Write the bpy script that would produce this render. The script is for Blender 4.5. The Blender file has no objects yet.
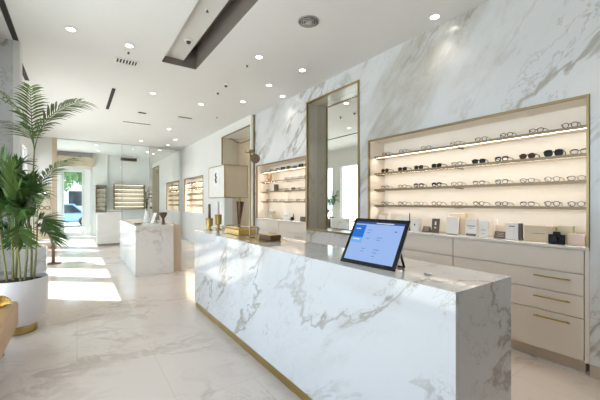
import bpy, bmesh, math, random
from mathutils import Vector, Matrix
random.seed(7)
SC = bpy.context.scene
COL = SC.collection
PI = math.pi
KIDS = {}

# ------------------------------------------------------------------ helpers
def V(*a): return Vector(a)

class B:
    """collects shapes of ONE object"""
    def __init__(s): s.bm = bmesh.new()
    def box(s, x0, x1, y0, y1, z0, z1, bev=0.0):
        vs = [s.bm.verts.new((x, y, z)) for x in (x0, x1) for y in (y0, y1) for z in (z0, z1)]
        fs = [s.bm.faces.new([vs[i] for i in q]) for q in ((0,1,3,2),(4,6,7,5),(0,4,5,1),(2,3,7,6),(0,2,6,4),(1,5,7,3))]
        if bev > 0:
            es = {e for f in fs for e in f.edges}
            bmesh.ops.bevel(s.bm, geom=list(es), offset=bev, segments=3, profile=0.5, affect='EDGES')
        return s
    def obox(s, o, ax, ay, az, bev=0.0):
        o, ax, ay, az = Vector(o), Vector(ax), Vector(ay), Vector(az)
        vs = [s.bm.verts.new(o + ax*i + ay*j + az*k) for i in (0,1) for j in (0,1) for k in (0,1)]
        fs = [s.bm.faces.new([vs[i] for i in q]) for q in ((0,1,3,2),(4,6,7,5),(0,4,5,1),(2,3,7,6),(0,2,6,4),(1,5,7,3))]
        if bev > 0:
            es = {e for f in fs for e in f.edges}
            bmesh.ops.bevel(s.bm, geom=list(es), offset=bev, segments=3, profile=0.5, affect='EDGES')
        return s
    def tube(s, pts, r, seg=8, closed=False, r_end=None, sy=1.0):
        pts = [Vector(p) for p in pts]; n = len(pts); rings = []
        up0 = None
        for i, p in enumerate(pts):
            if closed: t = pts[(i+1) % n] - pts[i-1]
            else: t = pts[min(i+1, n-1)] - pts[max(i-1, 0)]
            t.normalize()
            if up0 is None:
                up0 = Vector((0,0,1)) if abs(t.z) < .9 else Vector((1,0,0))
            u = up0 - t*up0.dot(t)
            if u.length < 1e-5: u = t.orthogonal()
            u.normalize(); w = t.cross(u); up0 = u
            rr = r if r_end is None else r + (r_end - r)*i/(n-1)
            rings.append([s.bm.verts.new(p + (u*math.cos(a) + w*math.sin(a)*sy)*rr) for a in [2*PI*k/seg for k in range(seg)]])
        m = n if closed else n-1
        for i in range(m):
            a, b = rings[i], rings[(i+1) % n]
            for k in range(seg):
                s.bm.faces.new((a[k], a[(k+1) % seg], b[(k+1) % seg], b[k]))
        if not closed:
            s.bm.faces.new(list(reversed(rings[0]))); s.bm.faces.new(rings[-1])
        return s
    def cyl(s, p0, p1, r, r1=None, seg=24):
        return s.tube([p0, p1], r, seg, r_end=r if r1 is None else r1)
    def lathe(s, prof, c=(0,0,0), seg=40, sx=1.0, sy=1.0, closed=True):
        c = Vector(c); rings = []
        for r, z in prof:
            if r < 1e-6: rings.append([s.bm.verts.new(c + V(0,0,z))])
            else: rings.append([s.bm.verts.new(c + V(r*sx*math.cos(2*PI*k/seg), r*sy*math.sin(2*PI*k/seg), z)) for k in range(seg)])
        for a, b in zip(rings, rings[1:]):
            for k in range(seg):
                k2 = (k+1) % seg
                if len(a) == 1 and len(b) == 1: continue
                if len(a) == 1: s.bm.faces.new((a[0], b[k2], b[k]))
                elif len(b) == 1: s.bm.faces.new((a[k], a[k2], b[0]))
                else: s.bm.faces.new((a[k], a[k2], b[k2], b[k]))
        if closed:
            if len(rings[0]) > 1: s.bm.faces.new(list(reversed(rings[0])))
            if len(rings[-1]) > 1: s.bm.faces.new(rings[-1])
        return s
    def face(s, pts):
        s.bm.faces.new([s.bm.verts.new(p) for p in pts]); return s
    def prism(s, pts, d):
        """polygon pts (3D, planar) extruded by vector d"""
        d = Vector(d); a = [s.bm.verts.new(p) for p in pts]; b = [s.bm.verts.new(Vector(p)+d) for p in pts]
        s.bm.faces.new(list(reversed(a))); s.bm.faces.new(b); n = len(a)
        for i in range(n): s.bm.faces.new((a[i], a[(i+1) % n], b[(i+1) % n], b[i]))
        return s

def obj(name, b, mat, parent=None, smooth=None):
    me = bpy.data.meshes.new(name)
    bmesh.ops.recalc_face_normals(b.bm, faces=b.bm.faces[:])
    b.bm.to_mesh(me); b.bm.free()
    me.materials.append(mat)
    if smooth:
        me.polygons.foreach_set('use_smooth', [True]*len(me.polygons))
        me.set_sharp_from_angle(angle=math.radians(smooth))
    o = bpy.data.objects.new(name, me); COL.objects.link(o)
    if parent is not None:
        o.parent = parent; KIDS.setdefault(parent.name, []).append(o)
    return o

def tag(o, label, cat, group=None, kind=None):
    o['label'] = label; o['category'] = cat
    if group: o['group'] = group
    if kind: o['kind'] = kind
    return o

def thing(name, label, cat, loc=(0,0,0), rz=0, group=None):
    o = bpy.data.objects.new(name, None); COL.objects.link(o)
    o.empty_display_size = .05
    o.location = loc; o.rotation_euler = (0,0,rz)
    return tag(o, label, cat, group)

def struct(name, b, mat, parent=None, smooth=None):
    o = obj(name, b, mat, parent, smooth)
    if parent is None: o['kind'] = 'structure'
    return o

def dup(o, parent=None):
    c = o.copy(); COL.objects.link(c)
    if parent is not None:
        c.parent = parent; KIDS.setdefault(parent.name, []).append(c)
    for ch in list(KIDS.get(o.name, [])): dup(ch, c)
    return c

# ------------------------------------------------------------------ materials
def mat(name, col, rough=.5, metal=0.0, spec=.5, emit=None, es=0.0, noise=None, coat=0.0, bump=None):
    m = bpy.data.materials.new(name); m.use_nodes = True
    nt = m.node_tree; p = nt.nodes['Principled BSDF']
    p.inputs['Base Color'].default_value = (*col, 1); p.inputs['Roughness'].default_value = rough
    p.inputs['Metallic'].default_value = metal; p.inputs['Specular IOR Level'].default_value = spec
    if coat: p.inputs['Coat Weight'].default_value = coat; p.inputs['Coat Roughness'].default_value = .08
    if emit: p.inputs['Emission Color'].default_value = (*emit, 1); p.inputs['Emission Strength'].default_value = es
    if noise or bump:
        tc = nt.nodes.new('ShaderNodeTexCoord'); n = nt.nodes.new('ShaderNodeTexNoise')
        sc_, amt = noise or bump
        n.inputs['Scale'].default_value = sc_; n.inputs['Detail'].default_value = 5
        nt.links.new(tc.outputs['Object'], n.inputs['Vector'])
        if noise:
            mx = nt.nodes.new('ShaderNodeMix'); mx.data_type = 'RGBA'
            mx.inputs['A'].default_value = (*[c*(1-amt) for c in col], 1)
            mx.inputs['B'].default_value = (*[min(1, c*(1+amt)) for c in col], 1)
            nt.links.new(n.outputs['Fac'], mx.inputs['Factor']); nt.links.new(mx.outputs['Result'], p.inputs['Base Color'])
        if bump:
            bp = nt.nodes.new('ShaderNodeBump'); bp.inputs['Strength'].default_value = amt; bp.inputs['Distance'].default_value = .01
            nt.links.new(n.outputs['Fac'], bp.inputs['Height']); nt.links.new(bp.outputs['Normal'], p.inputs['Normal'])
    return m

def marble(name, base, vein, cloud, scale=1.0, rot=(0,0,0), stretch=(1,1,1), rough=.12, vstr=.8, cstr=.35, width=.03, tile=None, offs=(0,0,0), cov=.5):
    m = bpy.data.materials.new(name); m.use_nodes = True
    nt = m.node_tree; N = nt.nodes; L = nt.links; p = N['Principled BSDF']
    def nn(t, **k):
        n = N.new(t)
        for a, b in k.items(): setattr(n, a, b)
        return n
    def math_(op, a, b=None, clamp=False):
        n = nn('ShaderNodeMath', operation=op, use_clamp=clamp)
        for i, x in enumerate((a, b)):
            if x is None: continue
            if isinstance(x, (int, float)): n.inputs[i].default_value = x
            else: L.new(x, n.inputs[i])
        return n.outputs[0]
    def mr(v, a, b, c=0, d=1):
        n = nn('ShaderNodeMapRange'); n.interpolation_type = 'SMOOTHSTEP'
        L.new(v, n.inputs['Value'])
        for k, x in zip(('From Min','From Max','To Min','To Max'), (a,b,c,d)): n.inputs[k].default_value = x
        return n.outputs[0]
    def noise(vec, s, det=5, ro=.55, dist=0):
        n = nn('ShaderNodeTexNoise'); n.inputs['Scale'].default_value = s; n.inputs['Detail'].default_value = det
        n.inputs['Roughness'].default_value = ro; n.inputs['Distortion'].default_value = dist
        L.new(vec, n.inputs['Vector']); return n
    geo = nn('ShaderNodeNewGeometry')
    mp = nn('ShaderNodeMapping'); L.new(geo.outputs['Position'], mp.inputs['Vector'])
    mp.inputs['Rotation'].default_value = rot; mp.inputs['Location'].default_value = offs
    mp2 = nn('ShaderNodeMapping'); mp2.inputs['Scale'].default_value = [scale*x for x in stretch]; L.new(mp.outputs[0], mp2.inputs['Vector'])
    w = noise(mp2.outputs[0], .9, 4)
    sub = nn('ShaderNodeVectorMath', operation='SUBTRACT'); L.new(w.outputs['Color'], sub.inputs[0]); sub.inputs[1].default_value = (.5,.5,.5)
    scl = nn('ShaderNodeVectorMath', operation='SCALE'); L.new(sub.outputs[0], scl.inputs[0]); scl.inputs['Scale'].default_value = .9
    add = nn('ShaderNodeVectorMath', operation='ADD'); L.new(mp2.outputs[0], add.inputs[0]); L.new(scl.outputs[0], add.inputs[1])
    vec = add.outputs[0]
    v1 = noise(vec, .75, 6, .6)
    a1 = math_('ABSOLUTE', math_('SUBTRACT', v1.outputs['Fac'], .5))
    m1 = mr(a1, 0, width, 1, 0)
    pm = noise(mp2.outputs[0], .8, 3)
    pmask = mr(pm.outputs['Fac'], cov-.06, cov+.14)
    m1 = math_('MULTIPLY', m1, math_('ADD', math_('MULTIPLY', pmask, .85), .15))
    v2 = noise(vec, 2.3, 7, .65)
    a2 = math_('ABSOLUTE', math_('SUBTRACT', v2.outputs['Fac'], .5))
    m2 = math_('MULTIPLY', mr(a2, 0, width*.55, .6, 0), pmask)
    vm = math_('MULTIPLY', math_('MAXIMUM', m1, m2), vstr, True)
    c1 = noise(vec, .55, 7, .62)
    c2 = noise(vec, 5.0, 6, .7)
    cm = math_('MULTIPLY', mr(c1.outputs['Fac'], .47, .68), mr(c2.outputs['Fac'], .3, .65, .45, 1))
    cm = math_('MULTIPLY', cm, cstr, True)
    mixc = nn('ShaderNodeMix', data_type='RGBA'); mixc.inputs['A'].default_value = (*base,1); mixc.inputs['B'].default_value = (*cloud,1); L.new(cm, mixc.inputs['Factor'])
    mixv = nn('ShaderNodeMix', data_type='RGBA'); L.new(mixc.outputs['Result'], mixv.inputs['A']); mixv.inputs['B'].default_value = (*vein,1); L.new(vm, mixv.inputs['Factor'])
    out = mixv.outputs['Result']
    if tile:
        br = nn('ShaderNodeTexBrick'); L.new(geo.outputs['Position'], br.inputs['Vector'])
        br.offset = .5; br.inputs['Scale'].default_value = 1; br.inputs['Brick Width'].default_value = tile[0]; br.inputs['Row Height'].default_value = tile[1]
        br.inputs['Mortar Size'].default_value = .004; br.inputs['Mortar Smooth'].default_value = .2
        br.inputs['Color1'].default_value = (1,1,1,1); br.inputs['Color2'].default_value = (.96,.96,.96,1); br.inputs['Mortar'].default_value = (.86,.85,.83,1)
        mm = nn('ShaderNodeMix', data_type='RGBA', blend_type='MULTIPLY'); mm.inputs['Factor'].default_value = 1
        L.new(out, mm.inputs['A']); L.new(br.outputs['Color'], mm.inputs['B']); out = mm.outputs['Result']
    L.new(out, p.inputs['Base Color'])
    p.inputs['Roughness'].default_value = rough
    return m

def glass(name, tint=(.94,.97,.96), refl=1.0):
    m = bpy.data.materials.new(name); m.use_nodes = True
    nt = m.node_tree; N = nt.nodes; L = nt.links; N.remove(N['Principled BSDF'])
    out = N['Material Output']
    t = N.new('ShaderNodeBsdfTransparent'); t.inputs['Color'].default_value = (*tint, 1)
    g = N.new('ShaderNodeBsdfGlossy'); g.inputs['Roughness'].default_value = .0
    lw = N.new('ShaderNodeLayerWeight'); lw.inputs['Blend'].default_value = .5
    pw = N.new('ShaderNodeMath'); pw.operation = 'POWER'; pw.inputs[1].default_value = 5.0; L.new(lw.outputs['Facing'], pw.inputs[0])
    mu = N.new('ShaderNodeMath'); mu.operation = 'MULTIPLY_ADD'; mu.inputs[1].default_value = .9*refl; mu.inputs[2].default_value = .035*refl; L.new(pw.outputs[0], mu.inputs[0])
    mx = N.new('ShaderNodeMixShader'); L.new(mu.outputs[0], mx.inputs[0]); L.new(t.outputs[0], mx.inputs[1]); L.new(g.outputs[0], mx.inputs[2])
    L.new(mx.outputs[0], out.inputs['Surface'])
    return m

def emis(name, col, s):
    m = bpy.data.materials.new(name); m.use_nodes = True
    nt = m.node_tree; N = nt.nodes; N.remove(N['Principled BSDF'])
    e = N.new('ShaderNodeEmission'); e.inputs['Color'].default_value = (*col,1); e.inputs['Strength'].default_value = s
    nt.links.new(e.outputs[0], N['Material Output'].inputs['Surface']); return m

M = {}
M['ceil'] = mat('ceiling_paint', (.78,.78,.78), .7, noise=(.8,.02))
M['white'] = mat('wall_paint', (.80,.80,.785), .45, noise=(1.5,.02))
M['floor'] = marble('floor_marble', (.71,.635,.58), (.38,.30,.25), (.55,.47,.41), .75, (0,0,.5), (1,1.3,1), .10, .5, .45, .03, tile=(1.2,1.2), cov=.47)
M['wallm'] = marble('wall_marble', (.70,.725,.755), (.28,.25,.21), (.43,.41,.36), .62, (.85,0,0), (1,.6,1.7), .14, .7, 1.0, .024, offs=(0,.9,.55), cov=.42)
M['ctr'] = marble('counter_marble', (.67,.69,.72), (.30,.275,.24), (.50,.48,.44), 1.1, (.7,0,.2), (1,.62,1.75), .07, .78, .6, .02, offs=(.3,.55,.3), cov=.40)
M['ctr'].node_tree.nodes['Principled BSDF'].inputs['Specular IOR Level'].default_value = .75
M['kioskm'] = marble('kiosk_marble', (.82,.82,.82), (.5,.46,.42), (.62,.59,.56), 1.2, (.5,0,.3), (1,1.2,1), .1, .6, .4, .02, cov=.45)
M['jambm'] = marble('grey_marble', (.70,.66,.56), (.45,.40,.31), (.58,.54,.44), .8, (.6,0,.2), (1,1,1), .2, .5, .6, .03)
M['brass'] = mat('brass', (.50,.36,.13), .32, 1.0, noise=(6,.08))
M['brassd'] = mat('aged_brass', (.33,.25,.13), .38, 1.0, noise=(6,.1))
M['gold'] = mat('gold', (.75,.52,.17), .3, 1.0, noise=(9,.1))
M['cab'] = mat('cabinet_lacquer', (.80,.74,.67), .32, noise=(2,.02))
M['kick'] = mat('toe_kick', (.56,.48,.40), .4, noise=(2,.03))
M['ledge'] = marble('ledge_marble', (.80,.77,.73), (.6,.55,.5), (.7,.66,.62), 1.6, rough=.12, vstr=.4, cstr=.3)
M['cream'] = mat('niche_cream', (.86,.81,.74), .5, noise=(2,.02))
M['trimb'] = mat('shelf_edge_bronze', (.27,.21,.13), .4, .3, noise=(6,.08))
M['shelf'] = mat('shelf_cream', (.80,.70,.56), .4, noise=(3,.02))
M['led'] = emis('warm_led', (1.0,.89,.75), 19.0)
M['ledfar'] = emis('warm_led_far', (1.0,.84,.62), 40.0)
M['ledbox'] = emis('warm_led_box', (1.0,.84,.62), 6.0)
M['lamp'] = emis('lamp_diffuser', (1.0,.93,.82), 14.0)
M['fix'] = mat('fixture_white', (.85,.85,.84), .4, noise=(4,.02))
M['black'] = mat('black_plastic', (.010,.010,.011), .4, 0, .25, noise=(5,.1))
M['blackm'] = mat('black_slot', (.006,.006,.006), .6, noise=(5,.1))
M['grey'] = mat('vent_grey', (.30,.29,.28), .5, noise=(5,.05))
M['dgrey'] = mat('dark_grey', (.09,.085,.08), .5, noise=(5,.05))
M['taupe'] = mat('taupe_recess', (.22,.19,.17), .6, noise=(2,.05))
M['panel'] = mat('recess_panel', (.70,.69,.67), .6, noise=(1,.03))
M['silver'] = mat('silver', (.62,.61,.60), .35, .8, noise=(5,.05))
M['mirror'] = mat('mirror_silvering', (.83,.86,.83), .0, 1.0); M['mirror'].node_tree.nodes['Principled BSDF'].inputs['Roughness'].default_value = .003
M['glass'] = glass('clear_glass')
M['lens'] = glass('lens_glass', (.985,.985,.985), .5)
M['potw'] = mat('pot_glaze', (.80,.77,.77), .35, noise=(3,.02))
M['soil'] = mat('soil', (.07,.045,.03), .9, noise=(30,.5))
M['leaf'] = mat('palm_leaf', (.060,.145,.032), .38, noise=(3,.45))
M['leafl'] = mat('palm_leaf_light', (.09,.155,.035), .4, noise=(3,.4))
M['cane'] = mat('palm_cane', (.25,.24,.08), .5, noise=(12,.4))
M['leather'] = mat('tan_leather', (.52,.32,.17), .42, noise=(2.5,.12))
M['tan'] = mat('tan_veneer', (.60,.50,.38), .5, noise=(2.5,.08))
M['tanpanel'] = mat('tan_panel', (.54,.44,.31), .5, noise=(5,.10))
M['paper'] = mat('paper', (.82,.80,.75), .6, noise=(5,.02))
M['paperw'] = mat('white_card', (.86,.85,.83), .5, noise=(5,.02))
M['beige'] = mat('beige_card', (.66,.56,.42), .55, noise=(5,.03))
M['sage'] = mat('sage_card', (.55,.52,.38), .55, noise=(5,.05))
M['pink'] = mat('blush_card', (.80,.66,.58), .5, noise=(5,.03))
M['dcard'] = mat('charcoal_card', (.10,.075,.055), .5, noise=(5,.1))
M['ink'] = mat('ink', (.12,.11,.10), .6, noise=(9,.1))
M['inkl'] = mat('grey_ink', (.38,.36,.34), .6, noise=(9,.1))
M['bronze'] = mat('dark_bronze', (.14,.085,.05), .4, .6, noise=(8,.2))
M['dflower'] = mat('dried_leaf', (.09,.075,.03), .7, noise=(8,.4))
M['wood'] = mat('wood_disc', (.52,.30,.12), .55, noise=(6,.3))
M['pave'] = mat('pavement_stone', (.62,.61,.59), .8, noise=(2,.08))
M['carp'] = mat('car_paint', (.20,.33,.52), .25, coat=.6, noise=(2,.03))
M['carg'] = mat('car_window', (.02,.03,.04), .08, noise=(2,.05))
M['tyre'] = mat('tyre', (.02,.02,.02), .8, noise=(20,.2))
M['bush'] = mat('tree_leaf', (.10,.20,.05), .6, noise=(2,.5))
M['bark'] = mat('bark', (.12,.08,.05), .9, noise=(12,.4))
M['facade'] = mat('facade_render', (.60,.62,.64), .8, noise=(1,.05))
M['wing'] = mat('window_metal', (.72,.73,.74), .4, .3, noise=(3,.03))
M['screen'] = emis('screen_light', (.34,.50,.86), 1.0)
M['scr_bar'] = emis('screen_bar', (.05,.10,.28), 1.0)
M['scr_menu'] = emis('screen_menu', (.03,.18,.66), 1.0)
M['scr_menu2'] = emis('screen_menu_low', (.20,.44,.86), 1.0)
M['scr_text'] = emis('screen_text', (.18,.32,.66), 1.0)
M['scr_txtw'] = emis('screen_text_white', (.75,.85,1.0), 1.0)
FR = {'black': mat('frame_black', (.010,.009,.009), .25, noise=(9,.1)),
      'brown': mat('frame_tortoise', (.09,.045,.02), .25, noise=(90,.7)),
      'steel': mat('frame_steel', (.05,.045,.04), .3, .3, noise=(9,.1)),
      'gold': mat('frame_gold', (.22,.14,.06), .3, .6, noise=(9,.1)),
      'clear': mat('frame_grey', (.16,.13,.11), .25, noise=(9,.1))}
M['sunl'] = mat('sun_lens', (.010,.009,.010), .3, 0, .2, noise=(9,.1))
M['sunb'] = mat('sun_lens_brown', (.04,.022,.014), .3, 0, .2, noise=(9,.1))
M['sunblue'] = mat('sun_lens_blue', (.02,.02,.04), .3, 0, .2, noise=(9,.1))

H = 3.53         # ceiling height
XL, XR, XF = -1.1, 3.5, 3.4   # left wall, marble right wall, white far right wall
YB, YE, YV = -2.6, 13.1, 16.6 # back wall, glazed end, vestibule wall

# ------------------------------------------------------------------ setting
struct('floor', B().box(XL-.2, 4.4, YB-.2, YV+.25, -.1, 0), M['floor'])
tx0, tx1, txm, ty0, ty1 = 1.03, 1.54, 1.35, -1.0, 5.10
c = B()
c.box(XL-.2, tx0, YB-.2, YV+.2, H, H+.5); c.box(tx1, 4.4, YB-.2, YV+.2, H, H+.5)
c.box(tx0, tx1, YB-.2, ty0, H, H+.5); c.box(tx0, tx1, ty1, YV+.2, H, H+.5)
struct('ceiling', c, M['ceil'])
struct('trim_1', B().box(tx0, txm, ty0, ty1, H+.10, H+.48), M['panel'])
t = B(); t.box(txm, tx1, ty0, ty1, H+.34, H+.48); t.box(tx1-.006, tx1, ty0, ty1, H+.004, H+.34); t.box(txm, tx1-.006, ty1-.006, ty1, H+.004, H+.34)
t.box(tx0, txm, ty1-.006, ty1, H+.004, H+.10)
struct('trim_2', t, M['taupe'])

# right wall: marble slabs round two niches and the tall mirror
w = B()
w.box(XR, 4.0, YB, .828, 0, H)
w.box(XR, 4.0, .8283, 3.30, 2.35, H); w.box(XR, 4.0, 3.30, 3.475, 0, H)
w.box(XR, 4.0, .8283, 3.30, 0, .002)
w.box(XR, 4.0, 3.475, 4.84, 3.295, H); w.box(XR, 4.0, 3.475, 4.84, 0, .93)
w.box(XR, 4.0, 4.84, 6.86, 2.315, H); w.box(XR, 4.0, 6.86, 6.95, 0, H)
w.box(3.85, 4.0, .8283, 3.30, .002, 2.35); w.box(3.85, 4.0, 4.84, 6.86, 0, 2.315)
w.box(3.99, 4.1, 3.475, 4.84, .93, 3.295)
struct('wall_right', w, M['wallm'])
struct('baseboard_right', B().box(XR-.012, XR+.01, YB, .826, .001, .10), M['kick'])
struct('trim_3', B().box(XR-.045, XR+.006, 6.95, 6.975, 0, H), M['brassd'])
w = B()
w.box(XF, XR-.045, 6.95, 6.975, 0, H); w.box(XF, 4.0, 6.975, 7.0, 0, H); w.box(XF, 4.0, 7.0, 8.82, 3.28, H); w.box(XF, 4.0, 8.82, 10.48, 0, H)
w.box(XF, 4.0, 10.48, 12.70, 2.34, H); w.box(XF, 4.0, 10.48, 12.70, 0, 1.08); w.box(XF, 4.0, 12.70, YV, 0, H)
w.box(3.70, 4.0, 10.48, 12.70, 1.08, 2.34)
struct('wall_right_far', w, M['white'])
a = B(); a.box(3.88, 4.0, 7.0, 8.82, 0, 3.28)
struct('trim_4', a, M['tanpanel'])
a = B(); a.box(XF+.01, 3.88, 8.795, 8.82, 0, 3.28); a.box(XF+.01, 3.88, 7.0, 7.02, 0, 3.28)
struct('trim_5', a, M['jambm'])
a = B(); a.box(XF-.012, XF+.01, 8.79, 8.84, 0, 3.30); a.box(XF-.012, XF+.01, 7.0, 8.84, 3.27, 3.30)
struct('trim_6', a, M['brassd'])

# left wall with street windows
zs, zh = .06, 2.87
win = [(.2, 4.7), (6.43, 6.55), (6.74, 8.14), (8.53, 9.56), (10.05, 11.29), (12.52, 12.98), (13.5, 16.2)]  # last opening is added out of view to brighten the vestibule
w = B(); y = YB
for a_, b_ in win:
    w.box(XL-.15, XL, y, a_, 0, H)
    w.box(XL-.15, XL, a_, b_, 0, zs); w.box(XL-.15, XL, a_, b_, zh, H)
    y = b_
w.box(XL-.15, XL, y, YV, 0, H)
struct('wall_left', w, M['white'])
for i, (a_, b_) in enumerate(win):
    f = B(); q = .025
    f.box(XL-.12, XL-.05, a_, a_+q, zs, zh); f.box(XL-.12, XL-.05, b_-q, b_, zs, zh)
    f.box(XL-.12, XL-.05, a_+q, b_-q, zs, zs+q); f.box(XL-.12, XL-.05, a_+q, b_-q, zh-q, zh)
    wo = struct('window_%d' % (i+1), f, M['wing'])
    obj('window_pane', B().box(XL-.09, XL-.082, a_+q, b_-q, zs+q, zh-q), M['glass'], wo)
# short return wall with its low ledge
struct('wall_return', B().box(XL, -.675, 5.5, 5.75, 0, H), M['jambm' if False else 'wallm'])
struct('trim_7', B().box(-.675, -.61, 5.5, 5.75, 0, H), M['white'])
struct('trim_8', B().box(-.61, -.343, 5.5, 5.75, 0, .84), M['kioskm'])
# back wall behind the photographer
struct('wall_back', B().box(XL-.15, 4.0, YB-.15, YB, 0, H), M['tanpanel'])

# glazed end of the shop: white panel, post, clear panes, mirror
struct('wall_end', B().box(XL, -.66, YE, YE+.1, 0, H), M['white'])
struct('trim_9', B().box(-.66, -.535, YE-.03, YE+.1, 0, H), M['tan'])
gp = struct('window_9', B().box(-.535, 2.23, YE-.008, YE+.008, H-.03, H), M['wing'])
for x0, x1 in ((-.53, 1.318), (1.330, 2.222)): obj('window_pane', B().box(x0, x1, YE-.006, YE+.006, .012 if x0 > 0 else .012, H-.03), M['glass'], gp)
for x in (1.318, 2.222): obj('window_seam', B().box(x, x+.012, YE-.008, YE+.008, 0, H-.03), M['grey'], gp)
struct('wall_end_mirror', B().box(2.24, XF, YE+.012, YE+.10, 0, H), M['white'])
mr_ = thing('mirror_panel', 'pale wall sized mirror closing the far end beside the lit corner shelves', 'mirror', (0,0,0))
obj('mirror_glass', B().box(2.24, 3.064, YE, YE+.010, 0, H), M['mirror'], mr_)
obj('mirror_glass', B().box(3.070, XF, YE, YE+.010, 0, H), M['mirror'], mr_)
# vestibule
w = B(); w.box(XL, -.58, YV, YV+.15, 0, H); w.box(-.58, .535, YV, YV+.15, 2.93, H); w.box(.535, XF, YV, YV+.15, 0, H)
struct('wall_vestibule', w, M['white'])
struct('trim_10', B().box(XL, .60, YV-.45, YV, 2.98, 3.33), M['tanpanel'])
struct('trim_11', B().box(.56, 1.10, YV-.12, YV, 0, H), M['white'])
f = B(); f.box(-.58, -.51, YV-.02, YV+.1, 0, 2.93); f.box(.46, .535, YV-.02, YV+.1, 0, 2.93); f.box(-.51, .46, YV-.02, YV+.1, 2.83, 2.93)
d = struct('door_1', f, M['wing'])
l = B(); l.box(-.505, -.44, YV+.02, YV+.07, .01, 2.82); l.box(.17, .25, YV+.02, YV+.07, .01, 2.82); l.box(-.44, .17, YV+.02, YV+.07, .01, .17); l.box(-.44, .17, YV+.02, YV+.07, 2.72, 2.82)
lf = obj('door_leaf', l, M['wing'], d)
obj('door_pane', B().box(-.44, .17, YV+.04, YV+.048, .17, 2.72), M['glass'], lf)
obj('door_handle', B().tube([(.19,YV+.02,1.0),(.19,YV-.05,1.0),(.19,YV-.05,1.35),(.19,YV+.02,1.35)], .012), M['silver'], lf, 40)
obj('side_panel', B().box(.255, .455, YV+.03, YV+.05, .01, 2.82), M['white'], d)

# ------------------------------------------------------------------ cabinets and ledges
def cabinet(y0, y1, label, end=None, hy=.225):
    t = thing('drawer_cabinet', label, 'cabinet', (XR, y0, 0), 0, 'built in drawer cabinets along the right wall')
    L = y1 - y0; g = .004
    obj('body', B().box(.022, .34, .002, L-.002, .10, 1.042), M['cab'], t)
    obj('toe_kick', B().box(.04, .30, .002, L-.002, .004, .10), M['kick'], t)
    obj('fascia', B().box(0, .02, g, L-g, .842, 1.038, .002), M['cab'], t)
    for z0, z1, zh_ in ((.658, .834, .777), (.470, .650, .588), (.116, .462, .407)):
        dr = obj('drawer', B().box(0, .02, g, L-g, z0, z1, .002), M['cab'], t)
        for yc in (hy if hy > 0 else L+hy,):
            h = B(); h.box(-.030, -.020, yc-.135, yc+.135, zh_-.006, zh_+.006, .002)
            for s_ in (-.11, .11): h.box(-.022, .0005, yc+s_-.005, yc+s_+.005, zh_-.004, zh_+.004)
            obj('handle', h, M['brass'], dr)
    if end: obj('end_panel', B().box(0, .34, -.032, -.003, .10, 1.042), M['cab'], t)
    return t
cabinet(.862, 2.011, 'beige three drawer cabinet with brass bars nearest the camera, under the tablet end of ledge', True)
cabinet(2.013, 3.296, 'beige three drawer cabinet behind the tablet, under the ledge next to the tall mirror', hy=-.225)
cabinet(4.845, 5.85, 'beige drawer cabinet just past the tall mirror, under the farther lit niche')
cabinet(5.852, 6.855, 'beige drawer cabinet under the far end of the farther lit niche')
LZ = 1.07
tag(obj('countertop', B().box(XR-.012, 3.84, .830, 3.298, 1.044, LZ, .002), M['ledge']), 'long white marble ledge running under the nearer eyewear niche', 'countertop')
tag(obj('countertop', B().box(XR-.012, 3.84, 4.842, 6.858, 1.044, LZ, .002), M['ledge']), 'white marble ledge under the eyewear niche beyond the tall mirror', 'countertop')

# ------------------------------------------------------------------ niches
XBK = 3.845
def niche(y0, y1, z0, z1, shelves, label, frame_w=.017, xw=XR, xb=XBK, led='led', sf=.105):
    t = thing('display_niche', label, 'display shelf', (xw, y0, 0), 0)
    L = y1 - y0; dx = xb - xw
    f = B(); p = -.014
    f.box(p, .02, 0, frame_w, z0, z1); f.box(p, .02, L-frame_w, L, z0, z1); f.box(p, .02, frame_w, L-frame_w, z1-frame_w-.004, z1)
    obj('frame', f, M['brassd'], t)
    bk = B(); bk.box(dx-.02, dx, .004, L-.004, z0, z1-.004); bk.box(.02, dx-.02, .004, .014, z0, z1-.004); bk.box(.02, dx-.02, L-.014, L-.004, z0, z1-.004)
    bk.box(.02, dx-.02, .014, L-.014, z1-.016, z1-.004)
    obj('lining', bk, M['cream'], t)
    top = obj('led_strip', B().box(.0215, .028, .03, L-.03, z1-.0185, z1-.0165), M[led], t); top['label'] = 'warm light strip along the top of the niche'
    for z in shelves:
        s = obj('shelf', B().box(sf+.006, dx-.021, .0145, L-.0145, z-.02, z), M['shelf'], t)
        obj('edge_trim', B().box(sf, sf+.0055, .0145, L-.0145, z-.026, z+.002), M['trimb'], s)
        obj('led_strip', B().box(sf+.012, sf+.030, .03, L-.03, z-.0235, z-.0205), M[led], s)
        if L > 1.5:
            for yy in (.03, L/2, L-.03): obj('bracket', B().box(sf+.032, dx-.03, yy-.006, yy+.006, z-.034, z-.0205), M['brassd'], s)
    return t
SH1 = (2.115, 1.872, 1.638, 1.408)
niche(.830, 3.297, LZ+.002, 2.347, SH1, 'wide brass framed lit wall niche of eyeglasses above the nearer ledge')
SH2 = (2.150, 1.922, 1.694, 1.466)
niche(4.843, 6.857, LZ+.002, 2.312, SH2, 'brass framed lit wall niche of eyeglasses beyond the tall mirror')
SH3 = (2.13, 1.93, 1.73, 1.52, 1.32)
niche(10.482, 12.698, 1.085, 2.335, SH3, 'lit eyewear niche in the white wall near the far corner', .025, XF, 3.70, 'ledfar', .06)

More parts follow.
